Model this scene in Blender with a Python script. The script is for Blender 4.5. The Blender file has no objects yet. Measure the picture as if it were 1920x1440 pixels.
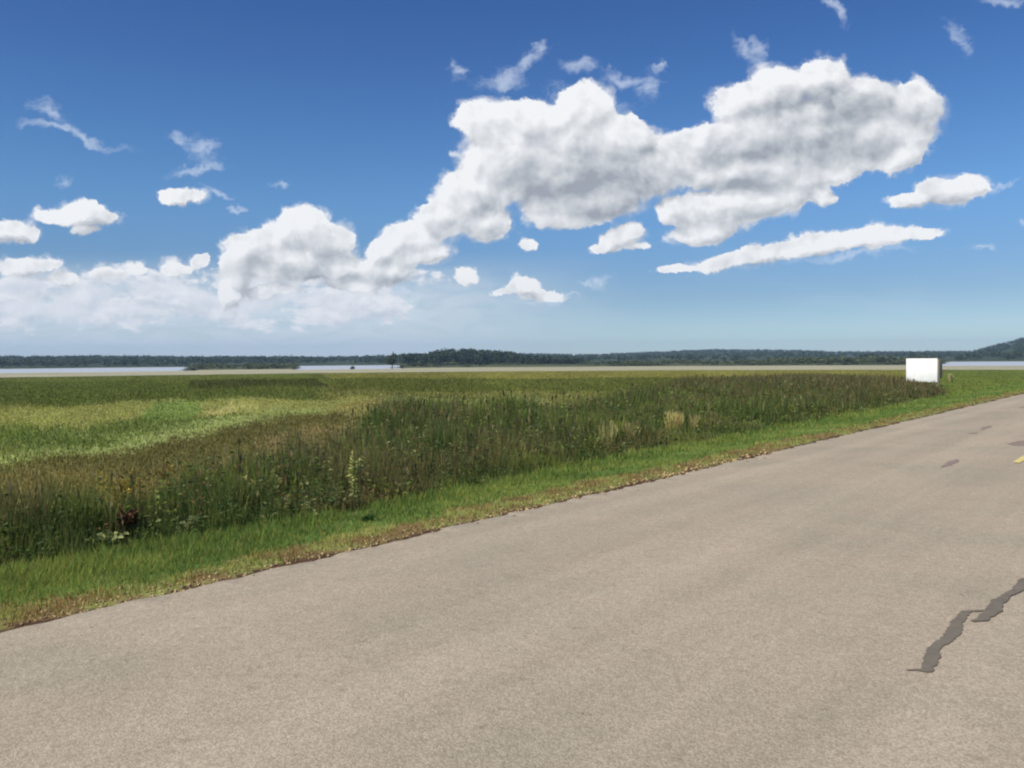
import bpy, math, random
import numpy as np
from mathutils import Matrix, Vector
random.seed(7)
rng = np.random.default_rng(11)
sc = bpy.context.scene
R = math.radians

# ------------------------------------------------------------------ camera
F = 1660.0                      # focal length in photo pixels (1920 wide)
PITCH, ROLL, EYE = R(1.72), R(0.42), 1.6
cam_d = bpy.data.cameras.new('camera'); cam = bpy.data.objects.new('camera', cam_d)
sc.collection.objects.link(cam); sc.camera = cam
cam_d.sensor_width = 36.0; cam_d.lens = 36.0 * F / 1920.0
cam_d.clip_start = 0.05; cam_d.clip_end = 20000
CM = Matrix.Rotation(math.pi / 2 - PITCH, 4, 'X') @ Matrix.Rotation(-ROLL, 4, 'Z')
cam.matrix_world = Matrix.Translation((0, 0, EYE)) @ CM

def ray(px, py):
    v = CM.to_3x3() @ Vector(((px - 960) / F, (720 - py) / F, -1.0))
    return v
def at(px, py, z=0.0):
    v = ray(px, py); k = (z - EYE) / v.z
    return (v.x * k, v.y * k)
def sk(px, py):                 # direction as (x/y, z/y) about world +Y
    v = ray(px, py)
    return (v.x / v.y, v.z / v.y)

# ------------------------------------------------------------------ light
SUN_EL, SUN_AZ = 47.0, 232.0    # azimuth clockwise from +Y (camera heading)
sd = bpy.data.lights.new('sun', 'SUN'); sun = bpy.data.objects.new('sun', sd)
sc.collection.objects.link(sun)
sd.energy = 4.2; sd.angle = R(0.53); sd.color = (1.0, 0.95, 0.87)
sv = Vector((math.sin(R(SUN_AZ)) * math.cos(R(SUN_EL)), math.cos(R(SUN_AZ)) * math.cos(R(SUN_EL)), math.sin(R(SUN_EL))))
sun.rotation_euler = sv.to_track_quat('Z', 'Y').to_euler()
sc.view_settings.view_transform = 'Standard'; sc.view_settings.look = 'None'
sc.view_settings.gamma = 1; EXPO = 0.35; sc.view_settings.exposure = EXPO
sc.cycles.filter_width = 2.1
sc.cycles.max_bounces = 6; sc.cycles.diffuse_bounces = 3; sc.cycles.glossy_bounces = 2
sc.cycles.transmission_bounces = 4; sc.cycles.volume_bounces = 0
sc.cycles.sample_clamp_indirect = 6

# ------------------------------------------------------------------ sky
SKY_STR = 0.085
world = bpy.data.worlds.new('World'); sc.world = world; world.use_nodes = True
world.cycles.sampling_method = 'MANUAL'; world.cycles.sample_map_resolution = 128
wt = world.node_tree; wt.nodes.clear()

class NB:
    """small node builder"""
    def __init__(s, t): s.t = t
    def n(s, typ, **k):
        nd = s.t.nodes.new(typ)
        for a, b in k.items(): setattr(nd, a, b)
        return nd
    def put(s, sock, v):
        if isinstance(v, bpy.types.NodeSocket): s.t.links.new(v, sock)
        else: sock.default_value = v
    def m(s, op, *a, clamp=False):
        nd = s.n('ShaderNodeMath', operation=op); nd.use_clamp = clamp
        for i, v in enumerate(a): s.put(nd.inputs[i], v)
        return nd.outputs[0]
    def v(s, op, *a, out=0):
        nd = s.n('ShaderNodeVectorMath', operation=op)
        for i, x in enumerate(a):
            if op == 'SCALE' and i == 1: s.put(nd.inputs['Scale'], x)
            else: s.put(nd.inputs[i], x)
        return nd.outputs['Value'] if out else nd.outputs[0]
    def comb(s, x, y, z=0.0):
        nd = s.n('ShaderNodeCombineXYZ')
        for i, q in enumerate((x, y, z)): s.put(nd.inputs[i], q)
        return nd.outputs[0]
    def noise(s, vec, scale, detail=2.0, rough=0.5, dist=0.0, out=0, lac=2.0):
        nd = s.n('ShaderNodeTexNoise')
        s.put(nd.inputs['Vector'], vec)
        for k_, q in (('Scale', scale), ('Detail', detail), ('Roughness', rough), ('Distortion', dist), ('Lacunarity', lac)):
            s.put(nd.inputs[k_], q)
        return nd.outputs[out]
    def ss(s, x, a, b, c=0.0, d=1.0):
        nd = s.n('ShaderNodeMapRange', interpolation_type='SMOOTHSTEP')
        for i, q in enumerate((x, a, b, c, d)): s.put(nd.inputs[i], q)
        return nd.outputs[0]
    def mix(s, f, a, b, blend='MIX'):
        nd = s.n('ShaderNodeMix', data_type='RGBA', blend_type=blend)
        s.put(nd.inputs['Factor'], f)
        s.put(nd.inputs[6], a if isinstance(a, bpy.types.NodeSocket) else (*a, 1))
        s.put(nd.inputs[7], b if isinstance(b, bpy.types.NodeSocket) else (*b, 1))
        return nd.outputs[2]
    def after(s, vec, val):
        """same vector, evaluated only after val (keeps the shader's stack small)"""
        return s.v('MULTIPLY_ADD', val, (1e-8, 1e-8, 0), vec)
    def lobes(s, vec, items, k=0.25):
        """smooth union of ellipses given in photo pixels -> 1 at the centre, 0 at the rim, <0 outside"""
        cur = None; cnt = 0
        for it in items:
            px, py, rx, ry = it[:4]; rot = it[4] if len(it) > 4 else 0
            u, w = sk(px, py)
            if rot == 0:
                q = s.v('MULTIPLY_ADD', vec, (F / rx, F / ry, 0), (-u * F / rx, -w * F / ry, 0))
            else:
                mp = s.n('ShaderNodeMapping', vector_type='TEXTURE')
                s.put(mp.inputs['Vector'], vec)
                mp.inputs['Location'].default_value = (u, w, 0)
                mp.inputs['Rotation'].default_value = (0, 0, R(rot))
                mp.inputs['Scale'].default_value = (rx / F, ry / F, 1)
                q = mp.outputs[0]
            d = s.v('LENGTH', q, out=1)
            cur = d if cur is None else s.m('SMOOTH_MIN', cur, d, k)
            cnt += 1
            if cnt % 4 == 0: vec = s.after(vec, cur)
        if cur is None: return None
        return s.m('SUBTRACT', 1.0, cur)

CUMULUS = [
 # left half of the great cloud
 (905,235,62,46),(985,225,85,42),(1095,205,70,58),(1160,255,85,52),(1080,300,160,85),(955,310,110,75),(1090,375,130,48),
 (1200,320,90,58),(1060,410,70,22),(885,365,75,55),(825,410,66,46),(915,420,55,42),(765,452,66,30),(715,470,35,24),
 # right half
 (1375,190,52,34,20),(1450,172,78,52,15),(1545,148,64,52),(1610,185,70,50),(1705,190,64,46),(1650,250,112,62,12),(1530,260,150,85),
 (1420,255,95,70),(1320,262,80,46),(1265,290,62,46),(1400,318,150,46),(1590,318,90,30,18),(1480,335,110,30),(1690,290,56,34,25),
 (1285,390,66,38),(1385,386,105,40),(1475,366,76,32,10),(1325,432,78,28,8),(1540,368,26,20),(1510,345,40,12),
 # long low cloud on the right
 (1262,506,48,10,6),(1350,492,62,17,8),(1440,478,78,20,8),(1540,460,90,24,7),(1640,446,80,22,4),(1720,440,52,15,0),
 # single small ones
 (1712,372,48,20,8),(1770,352,62,34),(1812,344,48,26),(1160,448,44,27,15),(1132,468,30,13),(1190,470,26,8),(993,461,25,17),
 (980,535,40,19),(1015,550,42,13),(940,545,24,9),(872,520,26,20),(1555,378,14,10),
 # left cumulus
 (572,425,58,36),(520,450,56,34),(462,462,48,32),(608,452,56,38),(645,455,28,26),(440,500,34,46),(530,495,110,36),(625,500,70,30),
 (720,508,72,30),(790,480,66,26),(665,530,70,17),
 # far left
 (40,500,56,22),(95,492,34,14),(120,520,44,16),(205,512,34,12),(262,500,26,11),(335,498,34,15),(376,486,18,16),(420,545,26,26),(500,540,70,14),
 (10,430,58,22),(55,438,32,14),(100,404,34,14),(150,402,46,22),(186,410,32,14),(158,430,22,12),(340,364,54,17),(318,356,28,9),
]
LOWBAND = [(20,498,62,22),(75,492,44,20),(118,512,54,22),(200,508,46,20),(255,500,34,16),(330,495,36,22),(372,486,22,18),
 (40,535,70,26),(170,545,90,24),(300,540,96,26),(395,560,60,24),(110,575,130,18),(290,580,140,16),(460,560,70,20),(560,556,90,14)]
WISPS = [(100,238,66,11,-6),(170,256,66,10,-18),(92,205,36,18,-30),(350,262,36,12,-8),(392,285,26,26,-30),(370,318,66,9,12),(118,343,20,9),
 (400,355,30,8,-20),(532,332,24,7),(440,385,24,6),(935,150,42,26,15),(985,125,50,16,30),(1012,100,18,12,40),(862,136,16,14),
 (1175,145,44,13,-12),(1212,165,16,32,5),(1232,120,18,10,50),(1082,125,34,14),(1395,98,40,15,-30),(1420,90,14,20),(1560,14,40,11,-45),
 (1890,6,44,12),(1790,60,44,16,-50),(1130,522,30,16,25),(1100,530,30,8),(1880,352,34,7,15),(1840,467,30,7),(760,556,52,9),
 (1918,416,14,9),(1110,205,80,40),(1600,475,120,10,4),(1010,572,60,7),(1050,560,40,5)]
SHADE = [(1090,335,165,62,8,1.0),(1150,380,110,30,10,.8),(1000,360,90,40,0,.6),(1570,215,150,56,8,1.0),(1480,275,170,46,4,.8),(1380,345,120,22,5,.8),
 (1390,400,90,12,10,.5),(1560,310,120,24,15,.5),(905,440,60,22,0,.45),(600,498,66,26,10,.9),(500,500,80,16,0,.6),(720,530,100,14,0,.6),
 (1160,470,40,9,0,.6),(1560,480,170,10,6,.7),(1770,384,80,10,2,.6),(990,556,50,7,0,.5),(20,450,60,8,0,.5),(150,422,50,8,0,.4),
 (70,548,90,15,0,.8),(290,572,130,11,0,.7),(200,535,60,10,0,.4)]

def near(it, box, reach):
    """does the ellipse, grown by reach, touch the tile?"""
    (u0, u1, v0, v1) = box; u, w = sk(it[0], it[1])
    rot = R(it[4]) if len(it) > 4 else 0
    rx, ry = it[2] * reach / F, it[3] * reach / F
    ex = math.hypot(rx * math.cos(rot), ry * math.sin(rot)) + .022
    ey = math.hypot(rx * math.sin(rot), ry * math.cos(rot)) + .018
    return u - ex < u1 and u + ex > u0 and w - ey < v1 and w + ey > v0

def build_sky():
    b = NB(wt)
    out = b.n('ShaderNodeOutputWorld')
    sky = b.n('ShaderNodeTexSky', sky_type='NISHITA'); sky.sun_disc = False
    sky.sun_elevation = R(SUN_EL); sky.sun_rotation = R(SUN_AZ); sky.altitude = 300
    sky.air_density = 1.0; sky.dust_density = 0.1; sky.ozone_density = 3.0
    tc = b.n('ShaderNodeTexCoord'); sep = b.n('ShaderNodeSeparateXYZ'); wt.links.new(tc.outputs['Generated'], sep.inputs[0])
    x, y, z = sep.outputs
    ys = b.m('MAXIMUM', y, 0.05)
    u = b.m('DIVIDE', x, ys); v = b.m('DIVIDE', z, ys)
    p0 = b.comb(u, v)
    k = 2.0 ** -EXPO / SKY_STR
    def K(r, g, bl): return (r * k, g * k, bl * k)
    # clear-sky colour: the Nishita sky, its low yellow band cooled
    hs = b.n('ShaderNodeHueSaturation'); hs.inputs['Saturation'].default_value = 1.22; hs.inputs['Value'].default_value = 1.0
    wt.links.new(sky.outputs[0], hs.inputs['Color'])
    tint = SKY_TINT[0][1]
    for (z0, _), (z1, c1_) in zip(SKY_TINT[:-1], SKY_TINT[1:]): tint = b.mix(b.ss(z, z0, z1), tint, c1_)
    clear = b.mix(1.0, hs.outputs[0], tint, 'MULTIPLY')

    def shade_tile(box):                                    # one patch of sky, in a node group of its own
        u0, u1, v0, v1 = box
        g = bpy.data.node_groups.new('sky_patch', 'ShaderNodeTree')
        for nm, ty in (('clear', 'Color'), ('p', 'Vector'), ('u', 'Float'), ('v', 'Float')):
            g.interface.new_socket(nm, in_out='INPUT', socket_type='NodeSocket' + ty)
        g.interface.new_socket('sky', in_out='OUTPUT', socket_type='NodeSocketShader')
        b = NB(g)
        gi = b.n('NodeGroupInput'); go = b.n('NodeGroupOutput')
        clear_, p0_, u, v = gi.outputs[:4]
        cu = [i for i in CUMULUS if near(i, box, 1.45)]
        lo = [i for i in LOWBAND if near(i, box, 1.7)]
        wi = [i for i in WISPS if near(i, box, 1.7)]
        shd = [i for i in SHADE if near(i[:5], box, 1.4)]
        p = b.v('ADD', p0_, (0, 0, 0))
        col = clear_
        def warp(vec, s_, det, amp, ro=.5):
            c = b.v('SUBTRACT', b.noise(vec, s_, det, ro, out=1), (0.5, 0.5, 0.5))
            return b.v('MULTIPLY_ADD', c, (amp, amp * .8, 0), vec)
        if v0 < .16:
            thin = b.m('MULTIPLY', b.m('MULTIPLY', b.ss(v, .15, .0), b.ss(b.noise(b.v('MULTIPLY', p, (4, 20, 1)), 1.3, 3, .6), .45, .75)), .2)
            col = b.mix(thin, col, K(.66, .74, .84))
        if v0 < .12 and u0 < .19:
            p_ = warp(p, 12, 2, .03)
            st = b.noise(b.v('MULTIPLY', p_, (8.0, 34.0, 1)), 1.9, 6, .66, .9)
            a_v = b.m('MULTIPLY', b.m('MULTIPLY', b.m('MULTIPLY', b.ss(v, -.02, .0), b.ss(v, .125, .06)), b.ss(u, 0.18, -.16)), b.ss(st, .32, .60, .62, 1.0))
            col = b.mix(a_v, col, K(.66, .75, .83))
        if v0 < .12 and u0 < -.05:                          # the distant bank of small cumulus on the left
            q = warp(p, 14, 2, .03)
            na = b.noise(b.v('MULTIPLY', q, (1.0, 1.9, 1)), 15, 7, .62); nb = b.noise(b.v('MULTIPLY', b.v('ADD', q, (-.004, .007, 0)), (1.0, 1.9, 1)), 15, 7, .62)
            bandv = b.m('MULTIPLY', b.ss(v, .004, .055), b.ss(v, .125, .088)); bandu = b.ss(u, .0, -.16)
            lev = b.m('MULTIPLY', bandv, bandu)
            th = b.m('MULTIPLY_ADD', lev, -.30, .70)
            a_b = b.ss(b.m('SUBTRACT', na, th), .0, .09)
            tn = b.m('MULTIPLY_ADD', b.m('SUBTRACT', nb, na), 3.2, .28, clamp=True)
            col = b.mix(b.m('MULTIPLY', a_b, .95), col, b.mix(tn, K(.90, .91, .95), K(.46, .53, .64)))
            p = b.after(p, a_b)
        if wi:
            pw = warp(p, 18, 4, .075, .65)
            w = b.lobes(pw, wi, 0.3)
            n_w = b.noise(b.v('MULTIPLY', pw, (1.0, 2.2, 1)), 30, 5, .68, .6)
            a_w = b.m('MULTIPLY', b.ss(b.m('MULTIPLY_ADD', b.m('SUBTRACT', n_w, .5), 1.8, w), -0.3, 1.2), 0.58)
            col = b.mix(a_w, col, K(.70, .78, .92)); p = b.after(p, a_w)
        if cu or lo:
            p1 = warp(p, 9, 1, 0.034)
            p2 = warp(p1, 34, 6, 0.030, .68)
            vo = b.n('ShaderNodeTexVoronoi', feature='F1'); b.put(vo.inputs['Vector'], p2); vo.inputs['Scale'].default_value = 40
            vo.inputs['Detail'].default_value = 1; vo.inputs['Roughness'].default_value = .5
            n1 = b.noise(p, 85, 3, .6)
            t = b.m('MULTIPLY_ADD', b.m('SUBTRACT', .42, vo.outputs['Distance']), .42, b.m('MULTIPLY', b.m('SUBTRACT', n1, .5), .45))
            # relief: the same noise sampled a little towards the sun
            n2 = b.noise(p1, 24, 3, .55); n3 = b.noise(b.v('ADD', p1, (-.006, .010, 0)), 24, 3, .55)
            rel = b.m('SUBTRACT', n2, n3)
            cur = None
            sp = warp(p, 15, 3, .055, .6)
            for it in shd:
                f = b.ss(b.lobes(sp, [it[:5]]), -.6, 1.0, 0.0, it[5])
                cur = f if cur is None else b.m('SMOOTH_MAX', cur, f, .3)
                sp = b.after(sp, cur)
            fine = b.noise(p1, 30, 4, .6, .2)
            sh = b.m('MULTIPLY', b.m('SUBTRACT', fine, .5), .34)
            sh = b.m('MULTIPLY_ADD', b.m('SUBTRACT', vo.outputs['Distance'], .42), .24, sh)
            if cur: sh = b.m('MULTIPLY_ADD', b.m('MULTIPLY', cur, b.m('SUBTRACT', 1.0, b.m('MULTIPLY', cur, .28))), b.ss(fine, .3, .7, .72, 1.0), b.m('MULTIPLY', sh, .55))
            sh = b.m('MULTIPLY_ADD', rel, 1.5, sh)
            if lo:
                l = b.lobes(b.after(p2, sh), lo, .4)
                a_l = b.m('MULTIPLY', b.ss(b.m('MULTIPLY_ADD', t, 1.7, l), -0.35, 0.45), .92)
                cl = b.mix(b.m('MULTIPLY_ADD', sh, .8, .14, clamp=True), K(.88, .90, .95), K(.42, .50, .62))
                col = b.mix(a_l, col, cl)
            if cu:
                c = b.lobes(b.after(b.after(p2, sh), t), cu, 0.30); c = b.m('ADD', b.m('MULTIPLY_ADD', b.ss(c, .08, .4), .65, c), b.m('MULTIPLY', t, b.ss(c, .05, .5, 1.0, .35)))
                so = b.m('MAXIMUM', b.ss(n2, .40, .7), b.m('MULTIPLY', b.ss(sh, .12, .5), .95)); a_c = b.ss(c, b.m('MULTIPLY_ADD', so, -.18, -.21), b.m('MULTIPLY_ADD', so, .46, .10))
                # side turned from the sun: the field a little up-sun is deeper inside the cloud
                up = b.lobes(b.v('ADD', b.after(p2, c), (-.008, .014, 0)), cu, 0.30)
                side = b.m('ADD', b.m('SUBTRACT', b.m('MULTIPLY_ADD', b.ss(up, .08, .4), .65, up), c), .0)
                sh = b.m('MULTIPLY_ADD', b.m('MINIMUM', b.m('MAXIMUM', side, -.5), .6), .50, sh)
                sh = b.m('ADD', b.m('MULTIPLY_ADD', b.ss(c, .1, .8), .10, sh), .04, clamp=True)
                cc = b.mix(sh, K(.93, .94, .96), K(.35, .385, .44))
                col = b.mix(a_c, col, cc)
        bg = b.n('ShaderNodeBackground'); bg.inputs[1].default_value = SKY_STR
        g.links.new(col, bg.inputs[0]); g.links.new(bg.outputs[0], go.inputs[0])
        return g

    def pick(fac, lo_, hi_):                                # factor is exactly 0 or 1: only one side is evaluated
        mx = b.n('ShaderNodeMixShader')
        b.put(mx.inputs[0], fac); b.put(mx.inputs[1], lo_); b.put(mx.inputs[2], hi_); return mx.outputs[0]
    us = [-.66, -.44, -.32, -.22, -.12, -.04, .04, .12, .20, .28, .36, .44, .52, .66]
    vs = [-.02, .045, .10, .16, .24, .42]
    tiles = {(i, j): shade_tile((us[i], us[i + 1], vs[j], vs[j + 1])) for i in range(len(us) - 1) for j in range(len(vs) - 1)}
    def rows(i, j0, j1):
        if j1 - j0 == 1:
            nd = b.n('ShaderNodeGroup'); nd.node_tree = tiles[i, j0]
            for q, val in enumerate((clear, p0, u, v)): b.put(nd.inputs[q], val)
            return nd.outputs[0]
        m_ = (j0 + j1) // 2
        return pick(b.m('GREATER_THAN', v, vs[m_]), rows(i, j0, m_), rows(i, m_, j1))
    def cols(i0, i1):
        if i1 - i0 == 1: return rows(i0, 0, len(vs) - 1)
        m_ = (i0 + i1) // 2
        return pick(b.m('GREATER_THAN', u, us[m_]), cols(i0, m_), cols(m_, i1))
    clouds = cols(0, len(us) - 1)
    plain = b.n('ShaderNodeBackground'); plain.inputs[1].default_value = SKY_STR; wt.links.new(clear, plain.inputs[0])
    inside = b.m('GREATER_THAN', y, .2)
    for val, lim, op in ((u, us[0], 'GREATER_THAN'), (u, us[-1], 'LESS_THAN'), (v, vs[0], 'GREATER_THAN'), (v, vs[-1], 'LESS_THAN')):
        inside = b.m('MULTIPLY', inside, b.m(op, val, lim))
    wt.links.new(pick(inside, plain.outputs[0], clouds), out.inputs[0])
SKY_TINT = [(0, (.68, .86, 1.14)), (.07, (.53, .62, .80)), (.18, (.68, .80, .96)), (.40, (.53, .62, .86))]
build_sky()

# ================================================================== helpers
def S(r, g, b_):                # sRGB 0-255 -> linear
    f = lambda c: ((c / 255 + .055) / 1.055) ** 2.4 if c > 10 else c / 255 / 12.92
    return (f(r), f(g), f(b_))
def vnoise(x, y, seed=0):       # smooth lattice noise 0..1
    x = np.asarray(x, float); y = np.asarray(y, float)
    xi = np.floor(x).astype(np.int64); yi = np.floor(y).astype(np.int64)
    fx = x - xi; fy = y - yi; fx = fx * fx * (3 - 2 * fx); fy = fy * fy * (3 - 2 * fy)
    def h(a, c):
        n = (a * 374761393 + c * 668265263 + seed * 974634777) & 0x7fffffff
        n = (n ^ (n >> 13)) * 1274126177 & 0x7fffffff
        return ((n ^ (n >> 16)) & 0xffff) / 65535.0
    return (h(xi, yi) * (1 - fx) + h(xi + 1, yi) * fx) * (1 - fy) + (h(xi, yi + 1) * (1 - fx) + h(xi + 1, yi + 1) * fx) * fy
def fbm(x, y, seed=0, o=4):
    s = 0; a = .5; t = 0
    for i in range(o):
        s = s + a * vnoise(x * 2 ** i, y * 2 ** i, seed + i); t += a; a *= .55
    return s / t
def sstep(a, c, x):
    t = np.clip((x - a) / (c - a), 0, 1); return t * t * (3 - 2 * t)
def mesh_obj(name, V, faces, mat, parent=None, col=None, smooth=False):
    """V (n,3); faces: list of (m,k) int arrays; col (n,3) -> point colours (plant colours; blade roots carry painted shade)"""
    me = bpy.data.meshes.new(name)
    V = np.ascontiguousarray(V, dtype=np.float32)
    faces = [np.asarray(f, dtype=np.int32) for f in faces if len(f)]
    me.vertices.add(len(V)); me.vertices.foreach_set('co', V.ravel())
    loops = np.concatenate([f.ravel() for f in faces]); sizes = np.concatenate([np.full(len(f), f.shape[1], np.int32) for f in faces])
    starts = np.concatenate([[0], np.cumsum(sizes)[:-1]]).astype(np.int32)
    me.loops.add(len(loops)); me.loops.foreach_set('vertex_index', loops)
    me.polygons.add(len(sizes)); me.polygons.foreach_set('loop_start', starts); me.polygons.foreach_set('loop_total', sizes)
    if smooth: me.polygons.foreach_set('use_smooth', np.ones(len(sizes), bool))
    if col is not None:
        at_ = me.color_attributes.new('tone', 'FLOAT_COLOR', 'POINT')
        at_.data.foreach_set('color', np.ascontiguousarray(np.concatenate([col, np.ones((len(col), 1))], 1), dtype=np.float32).ravel())
    me.update(calc_edges=True); me.validate()
    if mat: me.materials.append(mat)
    o = bpy.data.objects.new(name, me); sc.collection.objects.link(o)
    if parent: o.parent = parent
    return o
def tag(o, label=None, cat=None, group=None, kind=None):
    if label: o['label'] = label
    if cat: o['category'] = cat
    if group: o['group'] = group
    if kind: o['kind'] = kind
    return o
def empty(name, loc, rz=0.0):
    o = bpy.data.objects.new(name, None); sc.collection.objects.link(o)
    o.location = loc; o.rotation_euler = (0, 0, rz); o.empty_display_size = .3
    return o

# ================================================================== lie of the land
RD = np.array([math.sin(R(37.85)), math.cos(R(37.85))])      # road direction
RN = np.array([RD[1], -RD[0]])                               # across the road, to the right
EDGE = -5.55                                                 # left edge of the asphalt
def e_of(x, y): return EDGE - (x * RN[0] + y * RN[1])        # metres into the field from the asphalt
def t_of(x, y): return x * RD[0] + y * RD[1]
def ximg(x, y):
    return np.clip(960 + F * x / np.maximum(y, 1e-3), -3000, 5000)
RIDGE_X =  [-3000,-400,   0, 150, 300, 500, 640, 720, 780, 1000,1080,1110,1180,1250,1330,1500,1560,1700,1800,1830,1860,1900,1920,2000,2200,3000]
RIDGE_T =  [ 668, 669, 668, 667, 667, 668, 667, 665, 662, 662, 664, 663, 661, 658, 655, 656, 659, 659, 658, 657, 649, 641, 636, 628, 622, 625]
RIDGE_R =  [1500,1500,1500,1500,1500,1500,1500,1500,1500,1900,2300,2500,2500,2500,2500,2500,2500,2500,2300,2100,1900,1800,1800,1800,1800,1800]
def terrain(x, y, local=True):
    x = np.asarray(x, float); y = np.asarray(y, float)
    d = np.hypot(x, y); X = ximg(x, y)
    z = -3.9 * np.clip((d - 45) / 305, 0, 1)
    z = z + .35 * (fbm(x / 60, y / 60, 5) - .5) * sstep(40, 110, d) * (1 - sstep(250, 330, d))
    # lake bed beyond the pale shore, except where the low scrub land runs out
    land = np.maximum(sstep(345, 375, X) * (1 - sstep(545, 570, X)), sstep(735, 760, X) * (1 - sstep(1755, 1775, X)))
    wet = (1 - land) * sstep(470, 486, d) * (1 - sstep(740, 775, d))
    z = z - 2.2 * wet + .5 * land * sstep(480, 560, d)
    # far shore rising to the wooded ridge
    rr = np.interp(X, RIDGE_X, RIDGE_R); rt = np.interp(X, RIDGE_X, RIDGE_T)
    hy = 677 - .0073 * X
    top = EYE + (hy - rt) / F * rr - 7.0
    z = z + (top + 3.9) * sstep(760, 1.0 * rr, d)
    z = z + .8 * (fbm(x / 120, y / 120, 9) - .5) * sstep(800, 1200, d)
    if local:
        e = e_of(x, y); c = np.exp(-(d / 70) ** 2)
        prof = np.interp(e, [-30, -7.6, -7.0, -.15, 0.0, .12, .8, 2.4, 3.6, 6.0, 9, 14], [-.3, -.2, -.10, -.08, -.045, -.03, -.06, -.22, -.34, -.30, -.12, 0])
        z = z + prof * (.25 + .75 * c) * np.where(e > 8, c, 1)
        z = z + (.05 * (fbm(x * .9, y * .9, 3) - .5)) * sstep(.3, 1.5, e) + .14 * (fbm(x * .22, y * .22, 4) - .5) * sstep(2, 5, e)
    return z
CMi = np.array(CM.to_3x3().inverted())
def project(x, y, z):
    P = CMi @ np.stack([x, y, z - EYE]); w = np.maximum(-P[2], 1e-3)
    return 960 + F * P[0] / w, 720 - F * P[1] / w
def at_ground(px, py):
    z = 0.0
    for i in range(40):
        x, y = at(px, py, z); z = .5 * z + .5 * float(terrain(x, y))
    x, y = at(px, py, z)
    return x, y, float(terrain(x, y))

# what grows where (polygons of the field's patches), colour and height of growth
W, K_ = 'c', 'h'
PATCH = [
 ([(-400,700),(640,700),(640,722),(-400,722)], (92,100,48), .25),
 ([(-400,718),(560,716),(600,748),(430,745),(280,752),(-400,768)], (80,92,46), .30),
 ([(340,713),(600,712),(600,724),(340,727)], (58,66,34), .40),
 ([(600,690),(1760,684),(1700,706),(1300,712),(640,716)], (122,120,66), .30),
 ([(640,712),(1310,710),(1300,732),(900,736),(640,734)], (84,92,46), .35),
 ([(560,736),(1200,734),(1150,764),(740,768)], (112,113,66), .3),
 ([(730,748),(1010,746),(1020,762),(740,768)], (132,136,92), .3),
 ([(-400,770),(0,765),(280,752),(430,745),(560,752),(700,742),(730,772),(620,782),(480,780),(330,790),(150,804),(-400,808)], (132,134,78), .18),
 ([(290,757),(350,750),(375,765),(365,785),(300,797),(282,780)], (118,136,74), .2),
 ([(385,785),(405,762),(442,750),(450,768),(415,790)], (158,154,102), .2),
 ([(455,775),(462,758),(500,756),(505,772)], (150,150,94), .2),
 ([(620,770),(650,755),(730,752),(728,788),(640,792)], (138,132,84), .25),
 ([(-400,806),(150,802),(330,788),(480,778),(600,775),(300,812),(150,832),(-400,852)], (86,102,50), .2),
 ([(-400,864),(0,858),(120,842),(240,826),(340,812),(470,795),(640,772),(730,785),(640,815),(480,850),(380,872),(-400,888)], (88,84,46), .16),
 ([(370,862),(500,826),(640,798),(720,786),(700,806),(560,842),(450,872)], (128,114,80), .2),
 ([(-400,866),(0,858),(120,842),(240,827),(340,812),(470,794),(620,772),(600,764),(450,783),(300,802),(200,818),(100,831),(0,846),(-400,852)], (136,146,88), .12),
 ([(-400,884),(0,882),(200,872),(370,864),(420,860),(450,880),(400,930),(300,975),(0,1030),(-400,1060)], (118,108,66), .24),
 ([(1775,690),(2400,670),(2400,760),(1790,752),(1740,735)], (98,112,54), .22),
]
WEED_TOP = ([-600, -100, 0, 200, 330, 400, 520, 640, 730, 900, 1100, 1250, 1300, 1500, 1650, 1760, 1830, 1900, 2500],
            [978, 976, 974, 955, 925, 900, 866, 828, 792, 774, 764, 740, 722, 711, 712, 724, 744, 742, 700])
def inside(px, py, poly):
    r = np.zeros(px.shape, bool); n = len(poly)
    for i in range(n):
        x0, y0 = poly[i]; x1, y1 = poly[(i + 1) % n]
        if y0 == y1: continue
        r ^= ((y0 > py) != (y1 > py)) & (px < (x1 - x0) * (py - y0) / (y1 - y0) + x0)
    return r
FIELD, VERGE, WEEDS, DRYEDGE, SHORE, FAR = range(6)
CLEAR = [(243,1008,.3),(243,1024,.35),(200,1034,.25),(666,948,.2),(666,964,.2),(462,968,.16),(462,982,.2),(545,960,.2),(352,1008,.2),(1140,846,.4),(1182,838,.4),(1256,824,.4),(1272,822,.4),(1300,815,.4)]
def clear_of(x, y):
    k = np.ones(len(x), bool)
    for px, py, r_ in CLEAR:
        cx, cy, _ = at_ground(px, py); k &= np.hypot(x - cx, y - cy) > r_
    return k
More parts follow.
